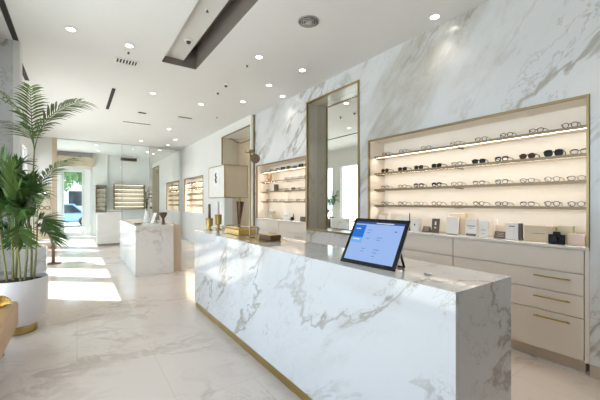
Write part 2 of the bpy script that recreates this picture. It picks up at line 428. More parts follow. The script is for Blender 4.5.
# tall mirror
t = thing('tall_mirror', 'tall brass framed mirror set deep in the marble wall between the two niches', 'mirror', (XR, 3.477, 0))
L = 4.838-3.477; f = B(); z0, z1 = .932, 3.293
f.box(-.014, .02, 0, .03, z0, z1); f.box(-.014, .02, L-.03, L, z0, z1); f.box(-.014, .02, .03, L-.03, z1-.03, z1); f.box(-.014, .02, .03, L-.03, z0, z0+.03)
obj('frame', f, M['brassd'], t)
f = B(); f.box(.02, .25, L-.02, L-.001, z0, z1); f.box(.02, .25, .001, .02, z0, z1); f.box(.02, .25, .02, L-.02, z0, z0+.02); f.box(.02, .25, .02, L-.02, z1-.02, z1)
obj('reveal', f, M['jambm'], t)
obj('mirror_glass', B().box(.235, .25, .021, L-.021, z0+.021, z1-.021), M['mirror'], t)

# ------------------------------------------------------------------ eyeglasses
def rim_pts(cx, cz, w_, h_, p, n=22):
    out = []
    for k in range(n):
        a = 2*PI*k/n; ca, sa = math.cos(a), math.sin(a)
        out.append((0, cx + w_/2*math.copysign(abs(ca)**(2/p), ca), cz + h_/2*math.copysign(abs(sa)**(2/p), sa)))
    return out
def make_glasses(fm, lm, p, w_, h_, r, style=None):
    r *= 1.45
    root = bpy.data.objects.new('eyeglasses', None); COL.objects.link(root); root.empty_display_size = .03
    cz = h_/2 + r; g = w_/2 + .009
    f = B()
    for s in (-1, 1): f.tube(rim_pts(s*g, cz, w_, h_, p), r, 6, closed=True)
    f.tube([(0, -.011, cz+h_*.18), (-.003, 0, cz+h_*.26), (0, .011, cz+h_*.18)], r*1.1, 6)
    for s in (-1, 1): f.tube([(0, s*(g+w_/2-.002), cz+h_*.22), (.004, s*(g+w_/2+.007), cz+h_*.24)], r*1.25, 6)
    if style == 'brow':
        for s in (-1, 1): f.tube([(0, s*(g-w_*.46), cz+h_*.40), (-.001, s*g, cz+h_*.5), (0, s*(g+w_*.5), cz+h_*.36)], r*2.0, 6)
    obj('front_frame', f, fm, root, 50)
    for s in (-1, 1):
        pts = rim_pts(s*g, cz, w_-r, h_-r, p)
        obj('lens', B().prism([(-.0006, q[1], q[2]) for q in pts], (.0012, 0, 0)), lm, root)
        y_ = s*(g+w_/2+.007); z_ = cz+h_*.24
        obj('temple', B().tube([(.004, y_, z_), (.05, y_, z_-.001), (.095, y_*.98, z_-.004), (.115, y_*.96, z_-.016), (.130, y_*.93, r*.6+.002)], r*.95, 6), fm, root, 60)
    return root
STY = {
 'thinblack': ('thin black eyeglasses', FR['black'], M['lens'], 2.3, .048, .040, .0022, None),
 'round': ('thin black round eyeglasses', FR['black'], M['lens'], 2.0, .046, .044, .0022, None),
 'thick': ('thick black rimmed eyeglasses', FR['black'], M['lens'], 3.0, .050, .040, .0034, 'brow'),
 'brow': ('black browline eyeglasses', FR['black'], M['lens'], 2.5, .049, .039, .0018, 'brow'),
 'steel': ('thin steel eyeglasses', FR['steel'], M['lens'], 2.4, .050, .040, .0018, None),
 'gold': ('fine gold wire eyeglasses', FR['gold'], M['lens'], 2.0, .048, .044, .0018, None),
 'grey': ('translucent grey eyeglasses', FR['clear'], M['lens'], 2.6, .049, .040, .0026, None),
 'sun': ('black sunglasses', FR['black'], M['sunl'], 2.7, .054, .044, .0032, None),
 'sunbig': ('large black sunglasses', FR['black'], M['sunl'], 2.5, .060, .052, .0034, 'brow'),
 'sunbr': ('brown tortoise sunglasses', FR['brown'], M['sunb'], 2.4, .054, .047, .0034, None),
 'sunblue': ('dark blue tinted sunglasses', FR['black'], M['sunblue'], 2.7, .054, .044, .0032, None),
}
used = {}
def put_glasses(sty, x, y, z, rz, label, group):
    nm, fm, lm, p, w_, h_, r, st = STY[sty]
    if sty not in used:
        o = make_glasses(fm, lm, p, w_, h_, r, st); used[sty] = o
    else:
        o = dup(used[sty])
    o.location = (x, y, z+.001); o.rotation_euler = (0, 0, rz)
    tag(o, label, 'sunglasses' if 'sun' in sty else 'eyeglasses', group)
    return o
ORD = ['first','second','third','fourth','fifth','sixth','seventh','eighth','ninth','tenth']
def row(items, z, x, where, group, ref='from the tall mirror', jit=.16, base=.12):
    """items (y, style) sorted away from the tall mirror"""
    for i, (y, sty) in enumerate(items):
        put_glasses(sty, x, y, z, base + random.uniform(-jit, jit), '%s, %s %s, %s' % (STY[sty][0], ORD[i], ref, where), group)
R1 = [(3.055,'thinblack'),(2.77,'round'),(2.42,'steel'),(2.04,'steel'),(1.75,'thinblack'),(1.50,'round'),(1.24,'thinblack'),(.985,'round')]
R2 = [(3.075,'sunbr'),(2.775,'sun'),(2.525,'sunblue'),(2.275,'sun'),(2.02,'thinblack'),(1.775,'sun'),(1.545,'thick'),(1.315,'sunbr'),(1.105,'sunbig'),(.92,'brow')]
R3 = [(3.075,'brow'),(2.775,'grey'),(2.525,'thick'),(2.275,'thick'),(2.02,'steel'),(1.775,'brow'),(1.545,'brow'),(1.315,'steel'),(1.115,'gold'),(.94,'steel')]
R4 = [(3.075,'thinblack'),(2.775,'grey'),(2.525,'steel'),(2.275,'grey'),(2.02,'steel'),(1.775,'round'),(1.545,'thinblack'),(1.315,'brow'),(1.115,'round'),(.94,'thinblack')]
for R, z, nm in zip((R1,R2,R3,R4), SH1, ('top','second','third','bottom')):
    row([(y_*1.012, k_) for y_, k_ in R], z, 3.64, nm + ' shelf of nearer niche', 'eyewear on the %s shelf of the nearer niche' % nm)
Q1 = [(y_, s_) for y_, s_ in zip((5.02,5.22,5.43,5.68,5.90,6.13,6.42), ('thick','sun','thinblack','thick','sun','round','thinblack'))]
Q2 = [(5.02,'thick'),(5.24,'thinblack'),(5.50,'steel'),(5.75,'grey')]
Q3 = [(5.02,'brow'),(5.25,'round'),(5.50,'thick'),(5.77,'thinblack'),(6.02,'steel'),(6.58,'brow')]
Q4 = [(5.05,'grey'),(5.33,'thinblack'),(5.62,'gold'),(5.92,'steel'),(6.25,'thinblack'),(6.55,'grey')]
for R, z, nm in zip((Q1,Q2,Q3,Q4), SH2, ('top','second','third','bottom')):
    row(list(R), z, 3.64, nm + ' shelf of farther niche', 'eyewear on the %s shelf of the farther niche' % nm)
# far displays: a few pixels each, one mesh per pair
def mini(fm, name='eyeglasses'):
    f = B(); w_, h_, r = .050, .042, .0035; cz = h_/2+r; g = w_/2+.009
    for s in (-1, 1):
        f.tube(rim_pts(s*g, cz, w_, h_, 2.4, 14), r, 5, closed=True)
        f.tube([(0, s*(g+w_/2), cz+.009), (.09, s*(g+w_/2), cz+.006), (.125, s*(g+w_/2-.004), .004)], r, 5)
    f.tube([(0,-.011,cz+.008),(0,.011,cz+.008)], r, 5)
    return obj(name, f, fm)
MP = {}
def put_mini(k, loc, rz, label, group):
    if k not in MP: o = MP[k] = mini(FR[k])
    else: o = dup(MP[k])
    o.location = loc; o.rotation_euler = (0,0,rz); tag(o, label, 'eyeglasses', group)
for z, nm in zip(SH3, ('top','second','middle','fourth','bottom')):
    for i in range(8):
        put_mini(random.choice(('black','black','steel','brown')), (3.475, 10.66+i*.265+random.uniform(-.03,.03), z+.001), .1,
                 'small dark eyeglasses on %s shelf of lit niche in white wall' % nm, 'eyeglasses on the %s shelf of the white wall niche' % nm)

# wall displays in the vestibule, facing the shop
def wall_display(x0, x1, z0, z1, yw, shelves, label, n, where, dep=.22, led='ledbox', lit=True):
    t = thing('display_shelf', label, 'display shelf', (x0, yw, 0))
    L = x1-x0
    f = B(); f.box(0, .025, -dep, -.001, z0, z1); f.box(L-.025, L, -dep, -.001, z0, z1); f.box(.025, L-.025, -dep, -.001, z1-.025, z1); f.box(.025, L-.025, -dep, -.001, z0, z0+.025)
    obj('frame', f, M['brassd'], t)
    obj('lining', B().box(.025, L-.025, -.02, -.001, z0+.025, z1-.025), M['cream'], t)
    if lit: obj('led_strip', B().box(.04, L-.04, -.16, -.148, z1-.032, z1-.0255), M[led], t)
    for z in shelves:
        s = obj('shelf', B().box(.026, L-.026, -dep+.05, -.021, z-.018, z), M['shelf'], t)
        if lit: obj('led_strip', B().box(.04, L-.04, -.15, -.138, z-.026, z-.0185), M[led], s)
    for z, nm in zip(shelves, ('top','second','middle','fourth','bottom')):
        for i in range(n):
            x = x0 + L*(i+.5)/n
            put_mini(random.choice(('black','black','brown')), (x, yw-.165, z+.001), PI/2,
                     'small dark eyeglasses on %s shelf of %s' % (nm, where), 'eyeglasses on the %s shelf of %s' % (nm, where))
wall_display(1.34, 2.59, 1.12, 2.24, YV, (2.03,1.84,1.655,1.45,1.27), 'lit shadow box of eyeglasses on the wall behind the glass partition', 7, 'the lit box behind glass')
wall_display(.66, 1.05, .98, 2.18, YV-.12, (2.0,1.80,1.60,1.40,1.20), 'narrow unlit shelf box of eyeglasses on the pillar by the door', 2, 'the narrow box by the door', lit=False)

# ------------------------------------------------------------------ items on the ledges
def carton(name, label, cat, x0, x1, y0, y1, z1, m, marks=(), z0=LZ, group=None, lean=0.0):
    """upright carton or card facing the room; marks are printed bars (u0,u1,v0,v1,material) in parts of its face"""
    t = thing(name, label, cat, (x0, y0, z0+.001), 0, group)
    L, Hh, D = y1-y0, z1-z0, x1-x0
    b = B(); b.obox((0,0,0), (D,0,0), (0,L,0), (lean,0,Hh), .002); obj('body', b, m, t)
    for u0, u1, v0, v1, mm in marks:    # u runs from the mirror side (high y) to the near side
        q = B(); q.obox((lean*v0-.0012, L*(1-u1), Hh*v0), (.001,0,0), (0, L*(u1-u0), 0), (lean*(v1-v0), 0, Hh*(v1-v0))); obj('print', q, mm, t)
    return t
carton('picture_frame', 'small beige frame at the mirror end of the nearer ledge', 'frame', 3.64, 3.66, 3.08, 3.24, 1.29, M['beige'], ((.15,.85,.2,.85,M['paper']),(.4,.6,.3,.4,M['inkl'])))
o = thing('bottle', 'white cylinder bottle beside the small beige frame', 'bottle', (3.64, 3.035, LZ+.001))
obj('body', B().lathe([(.030,0),(.033,.004),(.033,.17),(.028,.185)], seg=24), M['paperw'], o, 40); obj('cap', B().lathe([(.020,.185),(.020,.235),(.017,.238)], seg=24), M['cream'], o, 40)
o = thing('booklet', 'open white booklet standing behind the top of the tablet', 'booklet', (3.60, 2.80, LZ+.001))
obj('page', B().obox((0,.0,0), (.04,.10,0), (.003,-.001,0), (0,0,.20)), M['paperw'], o); obj('page', B().obox((0,-.002,0), (.04,-.10,0), (.003,.001,0), (0,0,.20)), M['paperw'], o)
o = thing('pen_stand', 'thin dark upright pen behind the tablet corner', 'pen', (3.63, 2.685, LZ+.001))
obj('body', B().lathe([(.018,0),(.018,.006),(.007,.008),(.006,.225),(.002,.235)], seg=16), M['black'], o, 40)
carton('carton', 'small cream box with a dark dot beside the tablet', 'box', 3.62, 3.68, 2.54, 2.66, 1.23, M['paper'], ((.42,.58,.45,.6,M['ink']),))
def tent(label, yc, wd, hh, m):
    t = thing('tent_card', label, 'sign', (3.60, yc, LZ+.001), 0)
    b = B(); b.prism([(0,-wd/2,0),(.06,-wd/2,0),(.034,-wd/2,hh),(.028,-wd/2,hh)], (0,wd,0)); obj('body', b, m, t)
    for k, (a0, a1, v) in enumerate(((-.35,.35,.72),(-.35,.2,.5),(-.35,.3,.3))):
        q = B(); q.obox((.028*v-.0012, wd*a0, hh*v), (.001,0,0), (0, wd*(a1-a0), 0), (.0028,0,hh*.08)); obj('print', q, M['inkl'], t)
tent('small dark folded card next to the charcoal emblem card', 2.43, .10, .072, M['dcard'])
tent('dark slanted sign with lines of text in front of the pale bottle', 1.57, .105, .072, M['dcard'])
carton('leaflet', 'charcoal upright card with a pale emblem', 'card', 3.60, 3.61, 2.25, 2.35, 1.245, M['dcard'], ((.42,.62,.55,.8,M['paper']),(.35,.65,.32,.42,M['beige'])), lean=.02)
carton('carton', 'beige box standing behind the plain white card', 'box', 3.66, 3.73, 1.96, 2.145, 1.315, M['beige'])
carton('leaflet', 'plain white card in front of the beige box', 'card', 3.60, 3.63, 2.01, 2.15, 1.275, M['paperw'], ((.02,.98,.0,.04,M['ink']),))
carton('leaflet', 'white card printed with grey rows and a dark foot', 'card', 3.60, 3.61, 1.80, 1.925, 1.26, M['paperw'], ((.15,.85,.55,.62,M['inkl']),(.3,.7,.44,.48,M['inkl']),(.05,.95,.02,.14,M['ink'])), lean=.015)
carton('leaflet', 'white card with a faint line sketch beside the pale bottle', 'card', 3.60, 3.61, 1.685, 1.773, 1.25, M['paperw'], ((.2,.45,.4,.44,M['inkl']),(.5,.8,.4,.44,M['inkl']),(.42,.55,.46,.49,M['inkl']),(.3,.7,.2,.23,M['inkl'])), lean=.015)
o = thing('bottle', 'slim blush bottle behind the dark slanted sign', 'bottle', (3.68, 1.635, LZ+.001))
obj('body', B().lathe([(.026,0),(.028,.004),(.028,.12),(.014,.14)], seg=24), M['pink'], o, 40); obj('cap', B().lathe([(.014,.14),(.014,.195)], seg=24), M['paperw'], o, 40)
carton('carton', 'white box with a small dark spectacle logo and dark spine', 'box', 3.60, 3.66, 1.395, 1.51, 1.24, M['paperw'], ((.3,.48,.76,.82,M['ink']),(.54,.72,.76,.82,M['ink']),(.46,.56,.79,.81,M['ink'])))
carton('carton', 'narrow dark upright strip against the white logo box', 'box', 3.60, 3.64, 1.366, 1.390, 1.237, M['dcard'])
carton('carton', 'wide beige gift box with a dark line across its front', 'box', 3.62, 3.72, 1.115, 1.35, 1.222, M['beige'], ((.28,.72,.5,.53,M['ink']),))
carton('carton', 'sage green box behind the black camera', 'box', 3.67, 3.735, .985, 1.10, 1.228, M['sage'])
carton('carton', 'low blush box at the near end of the ledge', 'box', 3.60, 3.66, .885, 1.005, 1.165, M['pink'])
o = thing('camera', 'black camera standing before the sage green box', 'camera', (3.575, 1.075, LZ+.001))
obj('body', B().box(-.02,.02,-.06,.06,0,.085,.008), M['black'], o); obj('lens_barrel', B().tube([(-.02,.01,.04),(-.05,.01,.04)], .030, 20), M['black'], o, 40)
obj('front_glass', B().tube([(-.0505,.01,.04),(-.052,.01,.04)], .022, 20), M['sunblue'], o, 40); obj('viewfinder', B().box(-.018,.018,-.025,.025,.085,.112,.006), M['black'], o)
obj('shutter_button', B().lathe([(.007,.085),(.007,.094)], (0,-.045,0), 12), M['silver'], o, 40)
# farther ledge and niche
carton('carton', 'beige box on the farther ledge below the wooden disc', 'box', 3.62, 3.70, 6.29, 6.52, 1.243, M['sage'], ((.2,.8,.3,.4,M['paper']),))
carton('leaflet', 'white card on the farther ledge between box and dark bird figure', 'card', 3.62, 3.63, 5.66, 5.86, 1.235, M['paperw'], ((.2,.8,.5,.56,M['inkl']),), lean=.02)
o = thing('bird_figurine', 'little dark bird figure on the farther ledge', 'figurine', (3.62, 5.50, LZ+.001))
obj('body', B().lathe([(0,.0),(.03,.004),(.05,.03),(.045,.055),(.02,.075),(0,.08)], (0,0,0), 20, .7, 1.2), M['black'], o, 60)
obj('neck', B().tube([(0,-.03,.06),(0,-.045,.10),(0,-.03,.13),(0,-.05,.14)], .011, 8, r_end=.006), M['black'], o, 60)
carton('carton', 'low dark box on the farther ledge next to the tall mirror', 'box', 3.62, 3.68, 5.05, 5.22, 1.16, M['dcard'])
o = thing('wood_ornament', 'round golden wood disc leaning on the second shelf of farther niche', 'ornament', (3.64, 6.50, SH2[1]+.001))
obj('disc', B().tube([(0,0,.095),(.03,0,.095)], .094, 32), M['wood'], o, 40); obj('hub', B().tube([(-.012,0,.095),(0,0,.095)], .03, 20), M['beige'], o, 40)
carton('carton', 'dark upright case on the third shelf of farther niche', 'box', 3.64, 3.72, 6.21, 6.29, SH2[2]+.15, M['dcard'], z0=SH2[2])

# ------------------------------------------------------------------ reception counter
CZ = 1.06
t = thing('reception_counter', 'long white marble reception counter with gold base carrying the tablet', 'counter', (1.34, .757, 0))
W_, L_ = .53, 3.745
obj('front_panel', B().box(0, .03, .0005, L_-.0005, .085, CZ-.0005), M['ctr'], t)
obj('kick_plate', B().box(.012, .028, .035, L_-.01, .003, .085), M['brass'], t)
obj('end_panel', B().box(.0305, W_, 0, .03, .003, CZ-.0005), M['ctr'], t)
obj('end_panel', B().box(.0305, W_, L_-.03, L_, .003, CZ-.0005), M['ctr'], t)
obj('top_slab', B().box(.0305, W_, .0305, L_-.0305, CZ-.03, CZ), M['ctr'], t)
obj('back_panel', B().box(W_-.03, W_-.01, .0305, L_-.0305, .003, CZ-.0305), M['cab'], t)

# marble kiosk further back
t = thing('kiosk', 'low white marble island standing on the floor before the glass partition', 'counter', (.93, 6.912, 0))
KZ = .98
obj('front_panel', B().box(0, .03, 0, 2.8, .003, KZ-.0005), M['kioskm'], t)
obj('end_panel', B().box(.0305, .70, 0, .03, .003, KZ-.0005), M['kioskm'], t); obj('end_panel', B().box(.0305, .70, 2.77, 2.8, .003, KZ-.0005), M['kioskm'], t)
obj('top_slab', B().box(.0305, .70, .0305, 2.7695, KZ-.03, KZ), M['kioskm'], t)
b = obj('back_panel', B().box(.701, .88, .10, 2.7, .003, KZ-.02), M['tan'], t); b['label'] = 'tan wood back of the island'
# white block by the partition
t = thing('host_stand', 'plain white block counter by the glass partition, behind the marble island', 'counter', (.545, 12.5, 0))
obj('body', B().box(0, .70, 0, .5, .06, 1.06, .006), M['white'], t); obj('plinth', B().box(.03, .67, .03, .47, .003, .06), M['grey'], t); obj('top_slab', B().box(-.012, .712, -.012, .512, 1.0605, 1.085, .003), M['white'], t)
# console beyond the counter
t = thing('console', 'beige marble console just beyond the far end of the long counter', 'table', (1.76, 4.525, 0))
obj('top_slab', B().box(0, .60, 0, .76, 1.0, 1.045, .003), M['ledge'], t)
obj('side_panel', B().box(.02, .05, .03, .73, .003, 1.0), M['ledge'], t); obj('side_panel', B().box(.55, .58, .03, .73, .003, 1.0), M['ledge'], t); obj('back_panel', B().box(.05, .55, .36, .39, .003, 1.0), M['ledge'], t)

# box shade with a drawing, on a pillar
t = thing('box_lantern', 'big tan box shade with brass edges and a framed drawing on its pale side', 'lamp', (1.79, 4.55, 1.046))
x1, y1, z0, z1 = .385, .69, .465, .965; e = .014
f = B()
for x in (0, x1-e):
    for y in (0, y1-e): f.box(x, x+e, y, y+e, z0, z1)
for z in (z0, z1-e):
    for y in (0, y1-e): f.box(e, x1-e, y, y+e, z, z+e)
    for x in (0, x1-e): f.box(x, x+e, e, y1-e, z, z+e)
obj('frame', f, M['brass'], t)
obj('pale_side', B().box(.003, .009, e, y1-e, z0+e, z1-e), M['paper'], t)
obj('tan_side', B().box(e, x1-e, .003, .009, z0+e, z1-e), M['tanpanel'], t)
obj('tan_side', B().box(e, x1-e, y1-.009, y1-.003, z0+e, z1-e), M['tanpanel'], t); obj('tan_side', B().box(x1-.009, x1-.003, e, y1-e, z0+e, z1-e), M['tanpanel'], t)
obj('lid', B().box(e, x1-e, e, y1-e, z1-.009, z1-.003), M['tanpanel'], t); obj('floor_board', B().box(e, x1-e, e, y1-e, z0+.003, z0+.009), M['tanpanel'], t)
p = obj('picture', B().box(-.004, .0025, (.21), .45, z0+.19, z1-.07), M['paperw'], t)
q = B(); q.tube([(-.006,.31,z0+.24),(-.006,.345,z0+.285),(-.006,.31,z0+.32),(-.006,.355,z0+.355),(-.006,.32,z0+.39)], .019, 8, r_end=.012)
obj('drawing', q, M['ink'], p, 60)
obj('pillar', B().box(.04, .17, .10, .50, .03, z0), M['white'], t); obj('foot', B().box(.0, .21, .05, .56, 0, .03, .006), M['ledge'], t)
obj('tapered_leg', B().tube([(.285,.12,0),(.285,.12,.05)], .018, 16).tube([(.285,.12,.05),(.31,.12,.41)], .019, 16, r_end=.06), M['bronze'], t, 40)
obj('hanger', B().tube([(.31,.12,.41),(.31,.12,z0+.004)], .012, 10), M['brass'], t, 40)

# ------------------------------------------------------------------ things on the counter
# tablet
t = thing('tablet', 'black framed tablet on a stand, showing a blue and white screen', 'tablet', (1.403, 1.360, CZ+.001), math.atan2(-.998, .0627))
S = V(0,.488,.8726); N = V(0,-.8726,.488); U = V(1,0,0); hw, hh = .2075, .3123; o0 = U*(-hw) + V(0,.012,.008)
obj('casing', B().obox(o0 - N*.012, U*2*hw, S*hh, N*.008, .002), M['silver'], t)
obj('bezel', B().obox(o0 - N*.0039, U*2*hw, S*hh, N*.0054, .0015), M['black'], t)
bz = .024
scr = obj('screen', B().obox(o0 + U*bz + S*bz + N*.0015, U*(2*hw-2*bz), S*(hh-2*bz), N*.0006), M['screen'], t)
def ui(u0, u1, v0, v1, m, nm='screen_mark', lift=.0022):   # fractions of the screen, v from its top
    wdt, hgt = 2*hw-2*bz, hh-2*bz
    return obj(nm, B().obox(o0 + U*(bz+wdt*u0) + S*(bz+hgt*(1-v1)) + N*lift, U*wdt*(u1-u0), S*hgt*(v1-v0), N*.0004), m, scr)
ui(0, 1, 0, .055, M['scr_bar'], 'title_bar'); ui(.0, .25, .09, .42, M['scr_menu'], 'menu_tile'); ui(.0, .25, .42, .56, M['scr_menu2'], 'menu_tile')
for u0, u1, v0 in ((.45,.80,.018),):
    ui(u0, u1, v0, v0+.02, M['scr_txtw'], 'screen_text', .0027)
for u0, u1, v0, m in ((.05,.15,.18,M['scr_txtw']),(.05,.20,.46,M['scr_txtw']),(.31,.40,.20,M['scr_text']),(.31,.38,.27,M['scr_text']),(.55,.66,.38,M['scr_text']),(.55,.63,.44,M['scr_text']),
                      (.31,.38,.68,M['scr_text']),(.31,.36,.75,M['scr_text']),(.56,.67,.68,M['scr_text']),(.56,.64,.75,M['scr_text']),(.56,.62,.84,M['scr_text']),(.86,.90,.20,M['scr_bar']),(.33,.40,.42,M['scr_text'])):
    ui(u0, u1, v0, v0+.022, m, 'screen_text', .0027)
st = B()
for x in (.10, .165):
    st.tube([(x,.110,.135), (x,.165,.006)], .007, 8)
st.tube([(.10,.165,.006),(.165,.165,.006)], .006, 8); obj('stand', st, M['black'], t, 40)
st = B()
for x in (-.10, -.165): st.tube([(x,.110,.135), (x,.165,.006)], .007, 8)
st.tube([(-.10,.165,.006),(-.165,.165,.006)], .006, 8); obj('stand', st, M['black'], t, 40)
o = thing('coiled_cable', 'short pale cable loop on the counter behind the tablet stand', 'cable', (1.545, 1.03, CZ+.001))
obj('loop', B().tube([(-.02,-.005,.004),(-.005,-.015,.004),(.015,-.005,.004),(.01,.012,.004),(-.01,.012,.004),(-.015,.0,.010),(.0,-.03,.004)], .004, 6), M['silver'], o, 60)
# slim brass lamp
t = thing('stem_lamp', 'slim brass stem lamp with a round head rising from the counter end', 'lamp', (1.552, 3.197, CZ+.001))
obj('base', B().lathe([(.055,0),(.055,.012),(.02,.018)], seg=32), M['brassd'], t, 40)
obj('stem', B().cyl((0,0,.016), (0,0,.93), .009, seg=12), M['brassd'], t, 40)
obj('ring', B().lathe([(.012,.925),(.055,.93),(.055,.955),(.012,.96)], seg=28), M['brassd'], t, 40)
obj('lamp_head', B().tube([(.058,-.012,.865),(.040,-.040,.860)], .052, 28, r_end=.048).tube([(.0,0,.90),(.052,-.018,.868)],   .012, 12), M['bronze'], t, 40)
# brass rack with yellow plate
t = thing('brass_rack', 'low open brass rack with a yellow plate near the counter far end', 'rack', (1.52, 3.42, CZ+.001))
f = B()
for x in (0, .24):
    for y in (0, .5): f.box(x, x+.010, y, y+.010, 0, .095)
for z in (.085,):
    for y in (0, .5): f.box(.010, .24, y, y+.010, z, z+.010)
    for x in (0, .24): f.box(x, x+.010, .010, .5, z, z+.010)
obj('frame', f, M['brass'], t)
obj('yellow_plate', B().box(.014, .24, .05, .46, .004, .060, .003), M['gold'], t)
# small dark tray
t = thing('desk_tray', 'small dark brass tray box on the counter in front of the brass rack', 'tray', (1.57, 2.78, CZ+.001), .1)
b = B(); b.box(0,.13,0,.20,0,.008); b.box(0,.006,0,.20,.008,.055); b.box(.124,.13,0,.20,.008,.055); b.box(.006,.124,0,.006,.008,.055); b.box(.006,.124,.194,.20,.008,.055)
obj('body', b, M['bronze'], t); obj('card_stack', B().box(.012,.118,.012,.188,.0085,.058,.004), M['brass'], t)
# brass flat plate under the lamp
tag(obj('brass_mat', B().box(1.43, 1.74, 2.70, 3.36, CZ+.0001, CZ+.0009), M['brass']), 'flat brass tray mat lying under the slim stem lamp', 'mat')
for i, (x, y, hh_, lab) in enumerate(((1.50, 4.36, .235, 'shorter brass candle cup with a dark candle at the counter far corner'), (1.64, 4.40, .30, 'taller brass candle cup with a pale candle at the counter far corner'))):
    t = thing('candlestick', lab, 'candlestick', (x, y, CZ+.001))
    k = hh_/.235
    obj('stem', B().lathe([(.044,0),(.044,.012),(.024,.022),(.022,.05*k),(.046,.06*k),(.050,.16*k),(.052,.165*k),(.046,.166*k),(.040,.12*k),(.0,.12*k)], seg=24), M['brass'], t, 40)
    obj('candle', B().cyl((0,0,.12*k+.001), (0,0,.12*k+.24), .020, r1=.016, seg=16), M['pink' if i else 'bronze'], t, 40)

# ------------------------------------------------------------------ things on the kiosk
t = thing('flower_vase', 'white leaning vase of dark dried stems on the marble island', 'plant', (1.31, 8.05, KZ+.001))
obj('vase', B().lathe([(.05,0),(.065,.03),(.06,.12),(.035,.22),(.03,.26),(.036,.275),(.026,.27),(.02,.2)], seg=24, closed=False), M['paperw'], t, 50)
random.seed(3)
stem_b = B(); lf_b = B()
for k in range(7):
    a = random.uniform(0, 2*PI); tip = V(math.cos(a)*.05, math.sin(a)*.05, random.uniform(.55,.82))
    stem_b.tube([(0,0,.18), (math.cos(a)*.015, math.sin(a)*.015, .4), tip], .004, 5)
    for j in range(9):
        c0 = V(0,0,.33).lerp(tip, j/8); b2 = random.uniform(0,2*PI); d = V(math.cos(b2)*.05, math.sin(b2)*.05, random.uniform(-.01,.05)); sd = d.cross(V(0,0,1)).normalized()*.016
        lf_b.face([c0, c0+d*.5+sd, c0+d, c0+d*.5-sd])
obj('stems', stem_b, M['dflower'], t, 60); obj('foliage', lf_b, M['dflower'], t)
t = thing('goblet', 'dark bronze goblet vase at the near corner of the marble island', 'vase', (1.50, 7.25, KZ+.001))
obj('body', B().lathe([(.04,0),(.042,.01),(.03,.02),(.022,.12),(.05,.16),(.075,.20),(.08,.25),(.07,.25),(.04,.18)], seg=28, closed=False), M['bronze'], t, 50)
t = thing('jewel_tray', 'small dark dish on the marble island', 'dish', (1.06, 7.55, KZ+.001))
obj('body', B().lathe([(.05,0),(.08,.012),(.085,.02),(.078,.02),(.05,.008),(0,.008)], seg=28), M['dgrey'], t, 50)
t = thing('tilted_stand', 'tilted white display card on the marble island next to the dried stems', 'stand', (1.36, 7.75, KZ+.001), .2)
obj('card', B().obox((0,-.08,.004), (.006,0,0), (0,.16,0), (.08,0,.22), .002), M['paperw'], t); obj('strut', B().tube([(.06,0,.15),(.13,0,.004)], .005, 8), M['black'], t, 40)

# ------------------------------------------------------------------ palm
LIM = [None]
def frond(parent, base, ctrl, tip, n=22, L=.30, wd=.022, droop=.35, m='leaf', t0=.22, up=V(0,0,1), spread=.85, rr=.006, lift=.12):
    base, ctrl, tip = map(Vector, (base, ctrl, tip)); b = B()
    def P(t_): return base*(1-t_)**2 + ctrl*2*t_*(1-t_) + tip*t_**2
    pts = [P(k/12) for k in range(13)]
    b.tube(pts, rr, 6, r_end=.002)
    for k in range(n):
        t_ = t0 + (1-t0)*(k+.3)/n; p = P(t_); tg = (P(min(1,t_+.02)) - P(t_-.02)).normalized()
        sd = tg.cross(up); sd = sd.normalized() if sd.length > .05 else V(1,0,0)
        ln = L*(.55 + .9*math.sin(PI*min(1, .18+.72*(t_-t0)/(1-t0))))*.75*random.uniform(.85,1.1)
        for s in (-1, 1):
            d = (tg*(.55+.5*t_) + sd*s*spread + V(0,0,lift)+V(random.uniform(-.12,.12),random.uniform(-.12,.12),random.uniform(-.1,.1))).normalized()
            nrm = d.cross(tg).normalized(); q = nrm.cross(d).normalized()
            prev = None
            for j, (f_, w_) in enumerate(((0,.35),(.3,1),(.65,.8),(1,.04))):
                c_ = p + d*ln*f_ + V(0,0,-droop*ln*f_*f_)
                a_ = b.bm.verts.new(c_ + q*wd*w_*.5); e_ = b.bm.verts.new(c_ - q*wd*w_*.5)
                if prev: b.bm.faces.new((prev[0], a_, e_, prev[1]))
                prev = (a_, e_)
    if LIM[0]:
        mw = Matrix.Translation(parent.location) @ Matrix.Rotation(parent.rotation_euler.z, 4, 'Z'); mi = mw.inverted(); xl, yl = LIM[0]
        for v in b.bm.verts:
            q = mw @ v.co
            if q.x < xl: q.x = xl - (xl-q.x)*.12
            if yl and q.x < -.25 and q.y > yl: q.y = yl + (q.y-yl)*.12
            v.co = mi @ q
    return obj('frond', b, M[m], parent, 60)
def pot(t, r, h_, bh):
    obj('pot', B().lathe([(0,bh+.001),(r*.66,bh+.001),(r*.80,bh+.02),(r*.92,bh+.14*h_),(r*.99,h_*.55),(r,h_-.012),(r*.99,h_),(r*.945,h_),(r*.94,h_-.06),(0,h_-.06)], seg=56, closed=False), M['potw'], t, 40)
    obj('pot_base', B().lathe([(r*.60,.002),(r*.62,.006),(r*.62,bh),(0,bh)], seg=48), M['brass'], t, 40)
    obj('soil', B().lathe([(0,h_-.035),(r*.5,h_-.03),(r*.93,h_-.045)], seg=40, closed=False), M['soil'], t, 60)
random.seed(11); LIM[0] = (-.98, 5.32)
th = math.radians(34.704)
k_ = .01124
t = thing('potted_palm', 'large potted palm in a white pot on a brass ring beside the tan bench', 'plant', (-.536, 4.774, 0), -th)
pot(t, .264, .60, .09)
def pp(px, py, d=0.0): return V((px-19)*k_, d, (331-py)*k_)
